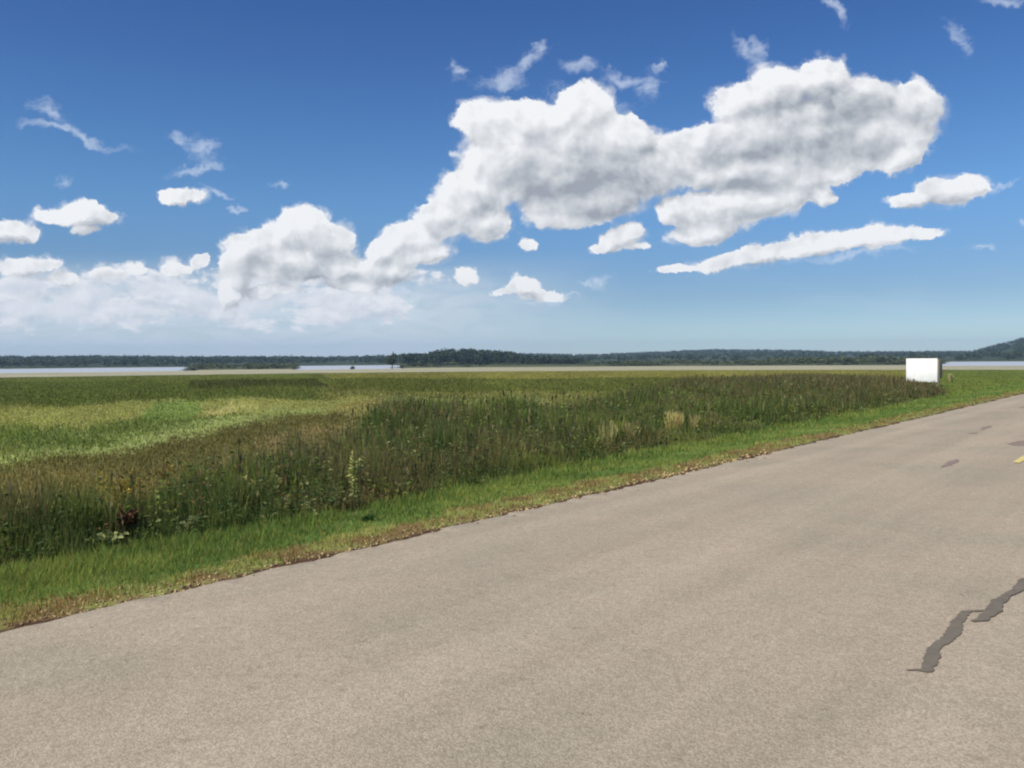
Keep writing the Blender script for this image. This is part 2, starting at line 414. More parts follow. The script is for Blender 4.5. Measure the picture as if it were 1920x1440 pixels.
def survey(x, y):
    """colour, height of growth and zone at world points"""
    n = len(x); z = terrain(x, y, False); d = np.hypot(x, y); e = e_of(x, y); t = t_of(x, y)
    px, py = project(x, y, z)
    back = y < 1.0
    wob = fbm(x / (d * .05 + .2), y / (d * .05 + .2), 21) - .5
    fr = np.random.default_rng(5).normal(0, 1, n)
    jx = px + 90 * wob; jy = py + wob * np.clip((py - 690) * .30, 3, 50) + fr * np.clip((py - 690) * .045, .8, 9)
    col = np.tile(np.array(S(116, 122, 68)), (n, 1)); h = np.full(n, .11); zone = np.full(n, FIELD)
    for poly, c, hh in PATCH:
        c = tuple(min(255, q * 1.21) for q in c); hh = hh * .4
        m = inside(jx, jy, poly) & ~back; col[m] = S(*c); h[m] = hh
    brk = fbm(x / (d * .09 + .3), y / (d * .16 + .3), 23)[:, None]; br2 = fbm(x / (d * .02 + .2), y / (d * .03 + .2), 24)[:, None]
    base_ = np.array(S(126, 126, 68))
    col = col * .80 + base_ * .20; col = col * (1 + .45 * (brk - .5)) * (1 + .35 * (br2 - .5))
    wt_ = jy > np.interp(jx, *WEED_TOP)
    m = (wt_ | back) & (e > 0) & (e < 60)
    zone[m] = WEEDS; h[m] = np.clip(.62 - .10 * sstep(900, 1300, px[m]) - .12 * sstep(1500, 1750, px[m]), .2, .7)
    mixv = fbm(x / 1.7, y / 1.7, 31)[:, None]; mixw = fbm(x / .8 + 9, y / .8, 41)[:, None]
    wc = np.array(S(82, 100, 54)) * (1 - sstep(.45, .7, mixv)) + np.array(S(104, 104, 70)) * sstep(.45, .7, mixv)
    wc = wc * (1 - sstep(.55, .75, mixw)) + np.array(S(116, 132, 66)) * sstep(.55, .75, mixw)
    farw = sstep(25, 45, d)[:, None]
    wc = wc * (1 - farw) + np.array(S(98, 98, 66)) * farw
    col[m] = wc[m]
    en = e + .9 * (fbm(t / 1.6, e / 1.2, 51) - .5) + .35 * (fbm(t * 1.6, e * 1.6, 52) - .5)
    vw = np.interp(t, [0, 8, 14, 30, 45, 70], [2.1, 2.2, 2.7, 2.9, 3.2, 5.0])
    m = zone == WEEDS; h[m] *= .38 + .62 * sstep(0, 1.3, (en - vw)[m])
    m = (e > .0) & (en < vw)
    zone[m] = VERGE; h[m] = .045 + .075 * sstep(vw[m] - 1.2, vw[m], en[m])
    g1 = fbm(x * .8, y * .8, 61)[:, None]
    vc = np.array(S(104, 132, 66)) * (1 - sstep(.4, .65, g1)) + np.array(S(124, 146, 76)) * sstep(.4, .65, g1)
    col[m] = vc[m]
    ed = .80 + .9 * (fbm(t * .9, 0 * t, 71) - .35) + .5 * (fbm(t * 4, e * 4, 72) - .5)
    m2 = m & (e < ed * .95); zone[m2] = DRYEDGE; h[m2] = .06
    dc = fbm(x * 3, y * 3, 81)[:, None]
    dcol = np.array(S(138, 118, 76)) * (1 - sstep(.4, .6, dc)) + np.array(S(146, 150, 84)) * sstep(.4, .6, dc)
    col[m2] = dcol[m2]
    # shore and beyond
    X = ximg(x, y)
    lo = 352 - 40 * (1 - sstep(330, 700, X)) + 14 * (fbm(X / 180, 0 * X, 91) - .5)
    m = (d > lo) & (d < 500); zone[m] = SHORE; h[m] = .1
    m = d >= 500; zone[m] = FAR; col[m] = S(96, 102, 66)
    fm = sstep(.45, .55, fbm(x / 40, y / 90, 93))[:, None]
    col = np.where((zone == FAR)[:, None], np.array(S(92, 98, 64)) * (1 - fm) + np.array(S(70, 78, 50)) * fm, col)
    m = d >= 800; col[m] = S(62, 76, 50)
    m = e < -7.2; col[m] = S(96, 118, 56); h[m] = .1
    return col, h, zone, e, d

# ================================================================== materials
def new_mat(name):
    m = bpy.data.materials.new(name); m.use_nodes = True
    t = m.node_tree; t.nodes.clear(); b = NB(t)
    out = b.n('ShaderNodeOutputMaterial'); pr = b.n('ShaderNodeBsdfPrincipled')
    t.links.new(pr.outputs[0], out.inputs[0])
    return m, b, pr, out
def coords(b):
    tc = b.n('ShaderNodeTexCoord'); return tc.outputs['Object']
def plain_mat(name, rgb, rough=.6, var=.15, scale=30, metal=0.0, bump=0.0):
    m, b, pr, out = new_mat(name); co = coords(b)
    n = b.noise(co, scale, 5, .6)
    c = b.mix(b.ss(n, .3, .7), tuple(q * (1 - var) for q in rgb), tuple(min(1, q * (1 + var)) for q in rgb))
    b.put(pr.inputs['Base Color'], c); pr.inputs['Roughness'].default_value = rough; pr.inputs['Metallic'].default_value = metal
    if bump:
        bp = b.n('ShaderNodeBump'); bp.inputs['Strength'].default_value = bump; bp.inputs['Distance'].default_value = .01
        b.put(bp.inputs['Height'], n); b.put(pr.inputs['Normal'], bp.outputs[0])
    return m
def tone_mat(name, translucent=.3, gain=1.0, rough=.65, var=.2, scale=3.0):
    m, b, pr, out = new_mat(name)
    at_ = b.n('ShaderNodeAttribute', attribute_name='tone')
    n = b.noise(coords(b), scale, 4, .6)
    c = b.v('SCALE', at_.outputs['Color'], b.m('MULTIPLY', b.ss(n, .2, .8, 1 - var, 1 + var), gain))
    b.put(pr.inputs['Base Color'], c); pr.inputs['Roughness'].default_value = rough
    pr.inputs['Specular IOR Level'].default_value = .25
    if translucent:
        tr = b.n('ShaderNodeBsdfTranslucent'); b.put(tr.inputs['Color'], c)
        mx = b.n('ShaderNodeMixShader'); mx.inputs[0].default_value = translucent
        b.t.links.new(pr.outputs[0], mx.inputs[1]); b.t.links.new(tr.outputs[0], mx.inputs[2]); b.t.links.new(mx.outputs[0], out.inputs[0])
    return m
def ground_mat():
    m, b, pr, out = new_mat('ground')
    at_ = b.n('ShaderNodeAttribute', attribute_name='tone'); co = coords(b)
    n1 = b.noise(co, 22, 6, .65); n2 = b.noise(co, 1.4, 5, .6)
    c = b.v('SCALE', at_.outputs['Color'], b.m('MULTIPLY', b.ss(n1, .25, .75, .6, 1.25), b.ss(n2, .25, .75, .8, 1.15)))
    b.put(pr.inputs['Base Color'], c); pr.inputs['Roughness'].default_value = .95; pr.inputs['Specular IOR Level'].default_value = .1
    bp = b.n('ShaderNodeBump'); bp.inputs['Strength'].default_value = .6; bp.inputs['Distance'].default_value = .03
    b.put(bp.inputs['Height'], n1); b.put(pr.inputs['Normal'], bp.outputs[0])
    return m
def asphalt_mat():
    m, b, pr, out = new_mat('asphalt'); co = coords(b)
    sepv = b.n('ShaderNodeSeparateXYZ'); b.put(sepv.inputs[0], co); ac, al, _ = sepv.outputs     # local x = across, y = along
    big = b.noise(co, .55, 4, .55, .4); mid = b.noise(co, 3.2, 5, .65)
    lng = b.noise(b.comb(b.m('MULTIPLY', ac, 2.6), b.m('MULTIPLY', al, .10)), 1.0, 4, .6)
    st = b.n('ShaderNodeTexVoronoi', feature='F1'); b.put(st.inputs['Vector'], co); st.inputs['Scale'].default_value = 110
    chip = b.n('ShaderNodeSeparateColor'); b.t.links.new(st.outputs['Color'], chip.inputs[0])
    fine = b.noise(co, 60, 4, .75)
    c = b.mix(b.ss(big, .35, .65), ROAD_A, ROAD_B)
    c = b.mix(b.m('MULTIPLY', b.ss(mid, .35, .7), .35), c, ROAD_C)
    c = b.mix(b.m('MULTIPLY', b.ss(lng, .35, .7), .40), c, ROAD_D)
    f = b.m('MULTIPLY', b.ss(chip.outputs[0], 0, 1, .84, 1.17), b.ss(fine, .25, .75, .86, 1.13))
    f = b.m('MULTIPLY', f, b.ss(st.outputs['Distance'], .35, .75, 1.02, .90))
    # wheel paths polished a little paler
    for wx in (-4.75, -3.0, -.9, .85):
        dw = b.m('ABSOLUTE', b.m('SUBTRACT', b.m('MULTIPLY_ADD', lng, .35, ac), wx + .17)); f = b.m('MULTIPLY', f, b.ss(dw, .0, .42, 1.055, .99))
    # scattered dark binder specks and oil spots
    sp = b.noise(co, 9, 3, .7)
    f = b.m('MULTIPLY', f, b.ss(sp, .62, .72, 1.0, .80))
    f = b.m('MULTIPLY', f, b.ss(b.noise(co, 16, 4, .7), 0.25, .75, .93, 1.09))
    c = b.v('SCALE', c, f)
    b.put(pr.inputs['Base Color'], c); pr.inputs['Roughness'].default_value = .9; pr.inputs['Specular IOR Level'].default_value = .2
    bp = b.n('ShaderNodeBump'); bp.inputs['Strength'].default_value = .5; bp.inputs['Distance'].default_value = .004
    b.put(bp.inputs['Height'], b.m('SUBTRACT', fine, st.outputs['Distance'])); b.put(pr.inputs['Normal'], bp.outputs[0])
    return m
ROAD_A, ROAD_B, ROAD_C, ROAD_D = (.332, .284, .200), (.398, .320, .228), (.315, .277, .195), (.44, .370, .268)

# ================================================================== ground
def build_ground():
    th = np.concatenate([np.linspace(-math.pi, -.85, 90, endpoint=False), np.linspace(-.85, .95, 620, endpoint=False), np.linspace(.95, math.pi, 90, endpoint=False)])
    rr = np.concatenate([[.4, 1, 1.6], np.geomspace(2.2, 900, 330), np.geomspace(930, 9000, 60)])
    T, Q = np.meshgrid(th, rr); x = (Q * np.sin(T)).ravel(); y = (Q * np.cos(T)).ravel()
    z = terrain(x, y); col, h, zone, e, d = survey(x, y)
    col = col * .85
    soil = (e > -.3) & (e < .06 + .28 * fbm(t_of(x, y) * 2, 0 * x, 6))
    col[soil] = S(84, 64, 48)
    m = zone == SHORE; sh = fbm(x / 30, y / 12, 17)[m][:, None]
    col[m] = np.array(S(186, 180, 146)) * (1 - sh * .35) * .95
    nt = len(th); nr = len(rr)
    V = np.stack([x, y, z], 1); V = np.concatenate([V, [[0, 0, float(terrain(0, 0))]]]); col = np.concatenate([col, [col[0]]])
    i = np.arange(nr - 1)[:, None]; j = np.arange(nt)[None]; j2 = (j + 1) % nt
    q = np.stack([i * nt + j, i * nt + j2, (i + 1) * nt + j2, (i + 1) * nt + j], -1).reshape(-1, 4)[:, ::-1]
    fan = np.stack([np.full(nt, len(V) - 1), (np.arange(nt) + 1) % nt, np.arange(nt)], 1)
    tag(mesh_obj('ground', V, [q, fan], ground_mat(), col=col, smooth=True), kind='structure')
build_ground()

def build_road():
    M = Matrix(((RN[0], RD[0], 0, 0), (RN[1], RD[1], 0, 0), (0, 0, 1, 0), (0, 0, 0, 1)))
    t = np.concatenate([np.arange(-40, -4, 1.0), np.arange(-4, 40, .06), np.geomspace(40, 420, 160)])
    right = 1.75
    jag = .12 * (fbm(t * 1.3, 0 * t, 5) - .5) + .11 * (fbm(t * 6, 0 * t, 6) - .5) * (t < 60)
    cross = [0.0, .02, .3, 1, 2, 2.8, 3.45, 4.1, 5, 6, 7, 7.3]
    cols = []
    for k, a in enumerate(cross):
        n = EDGE + a + (jag if k < 2 else 0)
        x = n * RN[0] + t * RD[0]; y = n * RN[1] + t * RD[1]
        z = terrain(x, y, False) + .05 * (1 - ((a - 3.5) / 3.65) ** 2)
        if k == 0: z = z - .07
        cols.append(np.stack([n + 0 * t, t, z], 1))
    V = np.stack(cols, 1).reshape(-1, 3); nc = len(cross); i = np.arange(len(t) - 1)[:, None]; j = np.arange(nc - 1)[None]
    q = np.stack([i * nc + j, i * nc + j + 1, (i + 1) * nc + j + 1, (i + 1) * nc + j], -1).reshape(-1, 4)
    o = mesh_obj('road', V, [q], asphalt_mat(), smooth=True); o.matrix_world = M; tag(o, kind='structure')
    def rz(n, tt): 
        x = n * RN[0] + tt * RD[0]; y = n * RN[1] + tt * RD[1]
        return float(terrain(x, y, False)) + .05 * (1 - ((n - EDGE - 3.5) / 3.65) ** 2)
    def ribbon(name, pts, mat, lift=.004):
        """pts: photo positions (px, py, half width in m) laid on the road surface"""
        P = []
        for px, py, hw in pts:
            x, y = at(px, py, .045); P.append((x * RN[0] + y * RN[1], x * RD[0] + y * RD[1], hw))
        P = np.array(P); L = []
        for a, c in zip(P[:-1], P[1:]):
            m_ = max(2, int(np.hypot(*(c - a)[:2]) / .012))
            for s in range(m_): L.append(a + (c - a) * s / m_)
        L.append(P[-1]); L = np.array(L)
        for c_ in (0, 1): L[1:-1, c_] = np.convolve(L[:, c_], [.25, .5, .25], 'valid')
        T = np.gradient(L[:, :2], axis=0); T /= np.maximum(np.linalg.norm(T, axis=1), 1e-6)[:, None]; Nn = np.stack([-T[:, 1], T[:, 0]], 1)
        s = np.arange(len(L)); wl = L[:, 2] * (.55 + .35 * vnoise(s * .5, 0 * s, 3) + .35 * vnoise(s * .25, 0 * s, 4)); wr = L[:, 2] * (.55 + .35 * vnoise(s * .5, 0 * s, 8) + .35 * vnoise(s * .25, 0 * s, 9))
        A = L[:, :2] + Nn * wl[:, None]; B = L[:, :2] - Nn * wr[:, None]
        V = [(p[0], p[1], rz(*p) + lift) for p in A] + [(p[0], p[1], rz(*p) + lift) for p in B]
        k = len(A); i = np.arange(k - 1)
        f = mesh_obj(name, np.array(V), [np.stack([i, i + k, i + k + 1, i + 1], 1)], mat, parent=o)
        return f
    tar = plain_mat('crack_tar', S(110, 101, 85), .75, .12, 14)
    ribbon('crack_seal', [(1700,1258,.004),(1716,1257,.012),(1738,1258,.03),(1746,1240,.038),(1750,1218,.034),(1768,1206,.034),(1786,1190,.040),(1796,1166,.036),(1812,1148,.026),(1850,1145,.010)], tar)
    ribbon('crack_seal', [(1822,1166,.012),(1842,1162,.034),(1860,1148,.044),(1872,1130,.044),(1890,1116,.026),(1906,1108,.034),(1925,1092,.058),(1990,1062,.07),(2080,1010,.07)], tar, .006)
    old = plain_mat('old_patch', S(134, 116, 102), .85, .15, 10)
    for pts in ([(1764,877,.015),(1776,873,.05),(1788,866,.07),(1795,862,.02)], [(1840,806,.02),(1850,801,.08),(1858,798,.02)], [(1814,813,.02),(1826,812,.07),(1832,811,.02)],
                [(1903,836,.05),(1912,834,.2),(1940,828,.2),(1990,806,.05)], [(1912,764,.03),(1925,762,.12),(1960,756,.05)]):
        ribbon('old_patch', pts, old)
    paint = plain_mat('yellow_paint', S(206, 190, 116), .7, .2, 25)
    ribbon('centre_marking', [(1905,869,.05),(1920,860,.055),(1990,818,.055)], paint, .008)
    return rz
build_road()

# lake
def lake_mat():
    m, b, pr, out = new_mat('lake_water'); co = coords(b)
    pr.inputs['Base Color'].default_value = (*S(176, 182, 186), 1); pr.inputs['Roughness'].default_value = .5; pr.inputs['Specular IOR Level'].default_value = .25
    bp = b.n('ShaderNodeBump'); bp.inputs['Strength'].default_value = .5; bp.inputs['Distance'].default_value = .3
    b.put(bp.inputs['Height'], b.noise(co, .35, 3, .6)); b.put(pr.inputs['Normal'], bp.outputs[0])
    return m
def build_lake():
    th = np.linspace(-.9, .9, 200); rr = np.linspace(440, 900, 8)
    T, Q = np.meshgrid(th, rr); V = np.stack([(Q * np.sin(T)).ravel(), (Q * np.cos(T)).ravel(), np.full(T.size, -4.25)], 1)
    i = np.arange(7)[:, None]; j = np.arange(199)[None]
    q = np.stack([i * 200 + j, (i + 1) * 200 + j, (i + 1) * 200 + j + 1, i * 200 + j + 1], -1).reshape(-1, 4)[:, ::-1]
    tag(mesh_obj('lake', V, [q], lake_mat()), kind='structure')
build_lake()

# ================================================================== grass and weeds
def sample_polar(n, r0, r1, x0=-220, x1=2140):
    a = np.arctan((rng.uniform(x0, x1, n) - 960) / F); r = np.exp(rng.uniform(math.log(r0), math.log(r1), n))
    return r * np.sin(a), r * np.cos(a)
def blades(name, x, y, h, w, col, mat, lean=.35, tipcol=1.12, base=.75):
    n = len(x); z = terrain(x, y) - .01
    a = rng.uniform(0, 2 * math.pi, n); la = rng.uniform(0, 2 * math.pi, n); ln = h * lean * rng.uniform(.1, 1, n)
    dx = np.cos(a) * w / 2; dy = np.sin(a) * w / 2
    lx = np.cos(la) * ln; ly = np.sin(la) * ln
    P = np.stack([x, y, z], 1)
    def pt(k, s, zz): return P + np.stack([dx * s + lx * k, dy * s + ly * k, h * zz], 1)
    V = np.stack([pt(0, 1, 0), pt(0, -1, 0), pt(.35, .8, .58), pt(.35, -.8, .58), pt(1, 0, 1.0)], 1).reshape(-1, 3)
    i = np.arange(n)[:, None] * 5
    C = np.stack([col * base, col * base, col, col, col * tipcol], 1).reshape(-1, 3)  # roots darkened and tips lightened: shade between blades put into the colour
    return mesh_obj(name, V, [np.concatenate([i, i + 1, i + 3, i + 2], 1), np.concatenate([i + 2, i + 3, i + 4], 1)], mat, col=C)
LEAF = (1.20, 1.07, .86)
def jitter(col, amt, warm=.0):
    n = len(col); k = rng.normal(1, amt, (n, 1)).clip(.4, 1.8)
    t = rng.normal(0, warm, n)
    col = col * np.array(LEAF)
    return np.clip(col * k * np.stack([1 + t, 1 + t * .3, 1 - t], 1), .004, .9)
grass_m = tone_mat('grass', .42, 1.0); weed_m = tone_mat('weed_leaf', .42, 1.05)

def build_growth():
    x, y = sample_polar(1500000, 3.5, 340)
    e = e_of(x, y); keep = (e > .03)
    x, y = x[keep], y[keep]
    keep = clear_of(x, y); x, y = x[keep], y[keep]
    col, h, zone, e, d = survey(x, y)
    u = rng.random(len(x))
    # verge
    m = (zone == VERGE) & (d < 120) & (u < .9)
    c = jitter(col[m], .18, .12); dry = rng.random(m.sum()) < .10; c[dry] = jitter(np.tile(S(158, 146, 88), (dry.sum(), 1)), .15, .05)
    clump = .6 + .9 * fbm(x[m] * 2.2, y[m] * 2.2, 13)
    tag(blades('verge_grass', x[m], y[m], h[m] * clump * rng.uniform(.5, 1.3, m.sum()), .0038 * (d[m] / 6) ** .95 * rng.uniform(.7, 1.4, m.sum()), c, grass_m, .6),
        'bright green mown grass along the asphalt edge', 'grass', kind='stuff')
    m = (zone == DRYEDGE) & (d < 90) & (u < .40 * sstep(.12, .40, e))
    c = jitter(col[m] * 1.1, .25, .1); g = rng.random(m.sum()) < .3; c[g] = jitter(np.tile(S(98, 118, 54), (g.sum(), 1)), .2, .1)
    tag(blades('dry_grass', x[m], y[m], rng.uniform(.02, .075, m.sum()), .004 * (d[m] / 6) ** .95 * rng.uniform(.7, 1.4, m.sum()), c, grass_m, .9),
        'short dry yellow grass at the crumbling road edge', 'grass', kind='stuff')
    # weeds
    m = (zone == WEEDS) & (d < 110) & (u < .62)
    clump = .35 + 1.2 * fbm(x[m] * .9, y[m] * .9, 14)
    pale = rng.random(m.sum()); c = jitter(col[m], .16, .08)
    k = pale < .02; c[k] = jitter(np.tile(S(158, 154, 104), (k.sum(), 1)), .15, .06)
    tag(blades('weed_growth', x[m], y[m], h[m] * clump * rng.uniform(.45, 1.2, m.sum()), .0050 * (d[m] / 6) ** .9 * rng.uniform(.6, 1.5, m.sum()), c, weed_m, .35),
        'tall dark green weeds and grasses filling the ditch', 'weeds', kind='stuff')
    # field
    m = (zone == FIELD) & (d < 340) & (u < .50)
    c = jitter(col[m] * np.array((.98, 1.04, 1.06)), .13, .05)
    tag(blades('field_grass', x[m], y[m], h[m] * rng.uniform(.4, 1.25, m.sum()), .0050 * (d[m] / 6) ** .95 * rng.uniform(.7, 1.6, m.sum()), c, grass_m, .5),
        'olive and straw coloured grass of the open field', 'grass', kind='stuff')
build_growth()

def leaf_quads(P, D, L, Wd):
    """diamond leaves from points P along directions D"""
    n = len(P); D = D / np.linalg.norm(D, axis=1)[:, None]
    up = rng.normal(0, 1, (n, 3)); up[:, 2] += .8; side = np.cross(D, up); side /= np.maximum(np.linalg.norm(side, axis=1), 1e-6)[:, None]
    L = L[:, None]; Wd = Wd[:, None]
    droop = np.zeros((n, 3)); droop[:, 2] = -1
    return np.stack([P, P + D * L * .45 + side * Wd, P + D * L + droop * L * .18, P + D * L * .45 - side * Wd], 1).reshape(-1, 3), (np.arange(n)[:, None] * 4 + np.arange(4)[None])

def build_leafy():
    """broad-leaved weeds in the ditch"""
    x, y = sample_polar(15000, 4.5, 45); keep = clear_of(x, y); x, y = x[keep], y[keep]
    col, h, zone, e, d = survey(x, y); m = (zone == WEEDS); x, y, h, d = x[m], y[m], h[m], d[m]
    n = len(x); z = terrain(x, y); k = 15
    H = h * rng.uniform(.5, 1.25, n)
    kind = fbm(x / 1.3, y / 1.3, 77)
    base = np.where((kind > .55)[:, None], np.array(S(104, 124, 58)), np.array(S(70, 92, 48)))
    base = np.where((rng.random(n) < .16)[:, None], np.array(S(122, 134, 92)), base)
    base = np.where((rng.random(n) < .07)[:, None], np.array(S(104, 92, 64)), base)
    X = np.repeat(x, k); Y = np.repeat(y, k); Z = np.repeat(z, k); HH = np.repeat(H, k); dd = np.repeat(d, k)
    f = rng.uniform(.15, 1, n * k); a = rng.uniform(0, 6.283, n * k)
    r0 = .02
    P = np.stack([X + r0 * np.cos(a), Y + r0 * np.sin(a), Z + HH * f], 1)
    D = np.stack([np.cos(a), np.sin(a), rng.uniform(-.1, .9, n * k)], 1)
    L = (.060 + .018 * (dd / 8)) * rng.uniform(.4, 1.3, n * k) * (1.25 - .6 * f)
    V, Fq = leaf_quads(P, D, L, L * .2)
    C = jitter(np.repeat(base, k, 0), .18, .08); C = np.repeat(C, 4, 0)
    tag(mesh_obj('leafy_weeds', V, [Fq], weed_m, col=C), 'broad-leaved weeds mixed through the dark ditch growth', 'weeds', kind='stuff')
    # seed heads standing above the growth
    x, y = sample_polar(5000, 4.5, 60); col, h, zone, e, d = survey(x, y)
    m = (e > 1.5) & ((zone == WEEDS) | ((zone == FIELD) & (d < 25))); x, y, h, d = x[m], y[m], h[m], d[m]; n = len(x)
    c = np.where((rng.random(n) < .5)[:, None], np.array(S(132, 124, 82)), np.array(S(116, 98, 66)))
    H = h * rng.uniform(.9, 1.35, n)
    z = terrain(x, y); a = rng.uniform(0, 6.283, n); w = .004 * (d / 6) ** .9
    lx = rng.normal(0, .06, n); ly = rng.normal(0, .06, n)
    B = np.stack([x, y, z], 1); dx = np.stack([np.cos(a) * w, np.sin(a) * w, 0 * w], 1)
    T = B + np.stack([lx, ly, H], 1); T1 = B + np.stack([lx * .8, ly * .8, H * .8], 1)
    V = np.stack([B - dx * .4, B + dx * .4, T1 + dx * .4, T1 - dx * .4, T1 + (T - T1) * .5 + dx * 2.2, T, T1 + (T - T1) * .5 - dx * 2.2], 1).reshape(-1, 3)
    i = np.arange(n)[:, None] * 7
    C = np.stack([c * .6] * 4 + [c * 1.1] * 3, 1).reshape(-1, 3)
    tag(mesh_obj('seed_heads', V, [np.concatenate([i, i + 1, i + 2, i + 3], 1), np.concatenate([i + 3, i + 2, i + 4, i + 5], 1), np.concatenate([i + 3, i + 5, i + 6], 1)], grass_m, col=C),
        'brown and straw seed heads standing over the weeds', 'weeds', kind='stuff')
build_leafy()

def build_gravel():
    n = 2600; t = np.exp(rng.uniform(math.log(5), math.log(22), n)) - 6; e = np.abs(rng.normal(.16, .17, n)) + .03; q_ = fbm(t * .8, 0 * t, 66) > .42 - .2 * (rng.random(n) < .3); t = t[q_]; e = e[q_]; n = len(t)
    e = np.where(rng.random(n) < .015, -rng.random(n) * .4, e)
    N = EDGE - e; x = N * RN[0] + t * RD[0]; y = N * RN[1] + t * RD[1]; z = np.where(e > 0, terrain(x, y), .005)
    d = np.hypot(x, y); s = rng.uniform(.006, .022, n) * np.clip(d / 9, .8, 2.6)
    base = np.array([(1, 0, 0), (0, 1, 0), (-1, 0, 0), (0, -1, 0), (0, 0, .7), (0, 0, -.5)])
    V = (base[None] * rng.uniform(.6, 1.3, (n, 6, 1)) * s[:, None, None] + np.stack([x, y, z + s * .2], 1)[:, None]).reshape(-1, 3)
    fs = np.array([(0, 1, 4), (1, 2, 4), (2, 3, 4), (3, 0, 4), (1, 0, 5), (2, 1, 5), (3, 2, 5), (0, 3, 5)])
    c = np.repeat(jitter(np.where((rng.random(n) < .6)[:, None], np.array(S(158, 144, 112)), np.array(S(110, 94, 72))), .18, .04), 6, 0)
    tag(mesh_obj('edge_gravel', V, [(np.arange(n)[:, None, None] * 6 + fs[None]).reshape(-1, 3)], tone_mat('gravel', 0), col=c), 'pale gravel crumbs along the broken asphalt edge', 'gravel', kind='stuff')
build_gravel()

# ================================================================== single plants
stem_m = plain_mat('plant_stem', S(92, 98, 52), .7)
def tubes(paths, r):
    V = []; Fc = []
    for pts, rad in zip(paths, r):
        b0 = len(V)
        for i, p in enumerate(pts):
            rr = rad * (1 - .6 * i / (len(pts) - 1))
            for k in range(5): V.append((p[0] + rr * math.cos(k * 1.2566), p[1] + rr * math.sin(k * 1.2566), p[2]))
        for i in range(len(pts) - 1):
            for k in range(5): Fc.append((b0 + i * 5 + k, b0 + i * 5 + (k + 1) % 5, b0 + (i + 1) * 5 + (k + 1) % 5, b0 + (i + 1) * 5 + k))
    return np.array(V), np.array(Fc)
def plant(name, px, py, h, stems, per, leaf, spread, c1, c2, label, cat='weed', heads=None, wide=.22, low=.1):
    x, y, z = at_ground(px, py); root = empty(name, (x, y, z - .02)); tag(root, label, cat)
    paths = []; P = []; D = []; HP = []
    for s in range(stems):
        a = rng.uniform(0, 6.283); l = rng.uniform(.2, 1) * spread; hh = h * rng.uniform(.72, 1)
        pts = [(math.cos(a) * l * q ** 1.6, math.sin(a) * l * q ** 1.6, hh * q) for q in np.linspace(0, 1, 6)]; paths.append(pts)
        for q in range(per):
            f = rng.uniform(low, 1); i = min(4, int(f * 5)); w = f * 5 - i
            p = np.array(pts[i]) * (1 - w) + np.array(pts[i + 1]) * w; b_ = rng.uniform(0, 6.283)
            P.append(p); D.append((math.cos(b_), math.sin(b_), rng.uniform(0, .9)))
        for q in range(26): 
            f = rng.uniform(.72, 1.04); p = np.array(pts[-1]) * f; HP.append(p + rng.normal(0, .008, 3))
    V, Fc = tubes(paths, [max(.004, h * .008)] * stems); mesh_obj('stem', V, [Fc], stem_m, root)
    P = np.array(P); D = np.array(D, float); L = leaf * rng.uniform(.6, 1.2, len(P)) * (1.15 - .5 * P[:, 2] / h)
    V, Fq = leaf_quads(P, D, L, L * wide)
    C = np.array(c1) + (np.array(c2) - np.array(c1)) * rng.random((len(P), 1)); C = np.repeat(jitter(C, .12, .05), 4, 0)
    mesh_obj('foliage', V, [Fq], weed_m, root, col=C)
    if heads:
        for HP_ in np.array(HP).reshape(stems, -1, 3):
          HP = HP_; n = len(HP); Dh = rng.normal(0, .5, (n, 3)); Dh[:, 2] = 1
          V, Fq = leaf_quads(HP, Dh, np.full(n, .06), np.full(n, .013))
          mesh_obj('seed_head', V, [Fq], grass_m, root, col=np.repeat(jitter(np.tile(heads, (n, 1)), .15, .05), 4, 0))
    return root
G1, G2, PALE, STRAW = S(72, 98, 48), S(110, 132, 62), S(160, 172, 120), S(176, 160, 106)
plant('dock_plant', 243, 1018, .34, 12, 26, .10, .13, S(86, 68, 54), S(104, 86, 64), 'rusty red-brown dock plant in the ditch at the left', 'weed', heads=S(98, 74, 56))
plant('sage_plant', 200, 1042, .24, 10, 20, .10, .22, S(128, 146, 92), S(168, 178, 130), 'pale grey-green bushy weed just in front of the rusty dock', 'weed', low=.3)
plant('thistle', 666, 950, .66, 4, 34, .09, .10, S(150, 166, 104), S(190, 196, 140), 'tallest thin weed, pale-leaved, standing alone over the dark ditch growth', 'weed', heads=S(170, 176, 120))
plant('thistle', 462, 970, .52, 5, 26, .08, .13, S(128, 150, 86), S(172, 184, 124), 'speckled pale-leaved weed left of the tallest thin weed', 'weed', heads=S(164, 166, 110))
plant('broadleaf_weed', 545, 962, .26, 8, 20, .12, .2, G1, S(140, 158, 78), 'low yellow-green leafy clump between the two pale speckled weeds', 'weed')
plant('broadleaf_weed', 352, 1010, .26, 8, 18, .10, .2, S(108, 128, 92), S(150, 162, 122), 'small greyish leafy clump at the verge right of the rusty dock', 'weed')
plant('broadleaf_weed', 690, 978, .12, 10, 10, .06, .22, S(52, 88, 40), G1, 'low dark green leafy weed in the mown verge grass', 'weed')
plant('golden_weed', 232, 962, .52, 9, 16, .09, .28, S(116, 118, 56), S(168, 160, 84), 'golden-topped weed patch behind the rusty dock', 'weed', heads=S(170, 160, 92))
plant('golden_weed', 340, 930, .50, 10, 16, .09, .34, S(112, 118, 58), S(164, 156, 84), 'golden-topped weed patch right of the one behind the rusty dock', 'weed', heads=S(166, 156, 90))
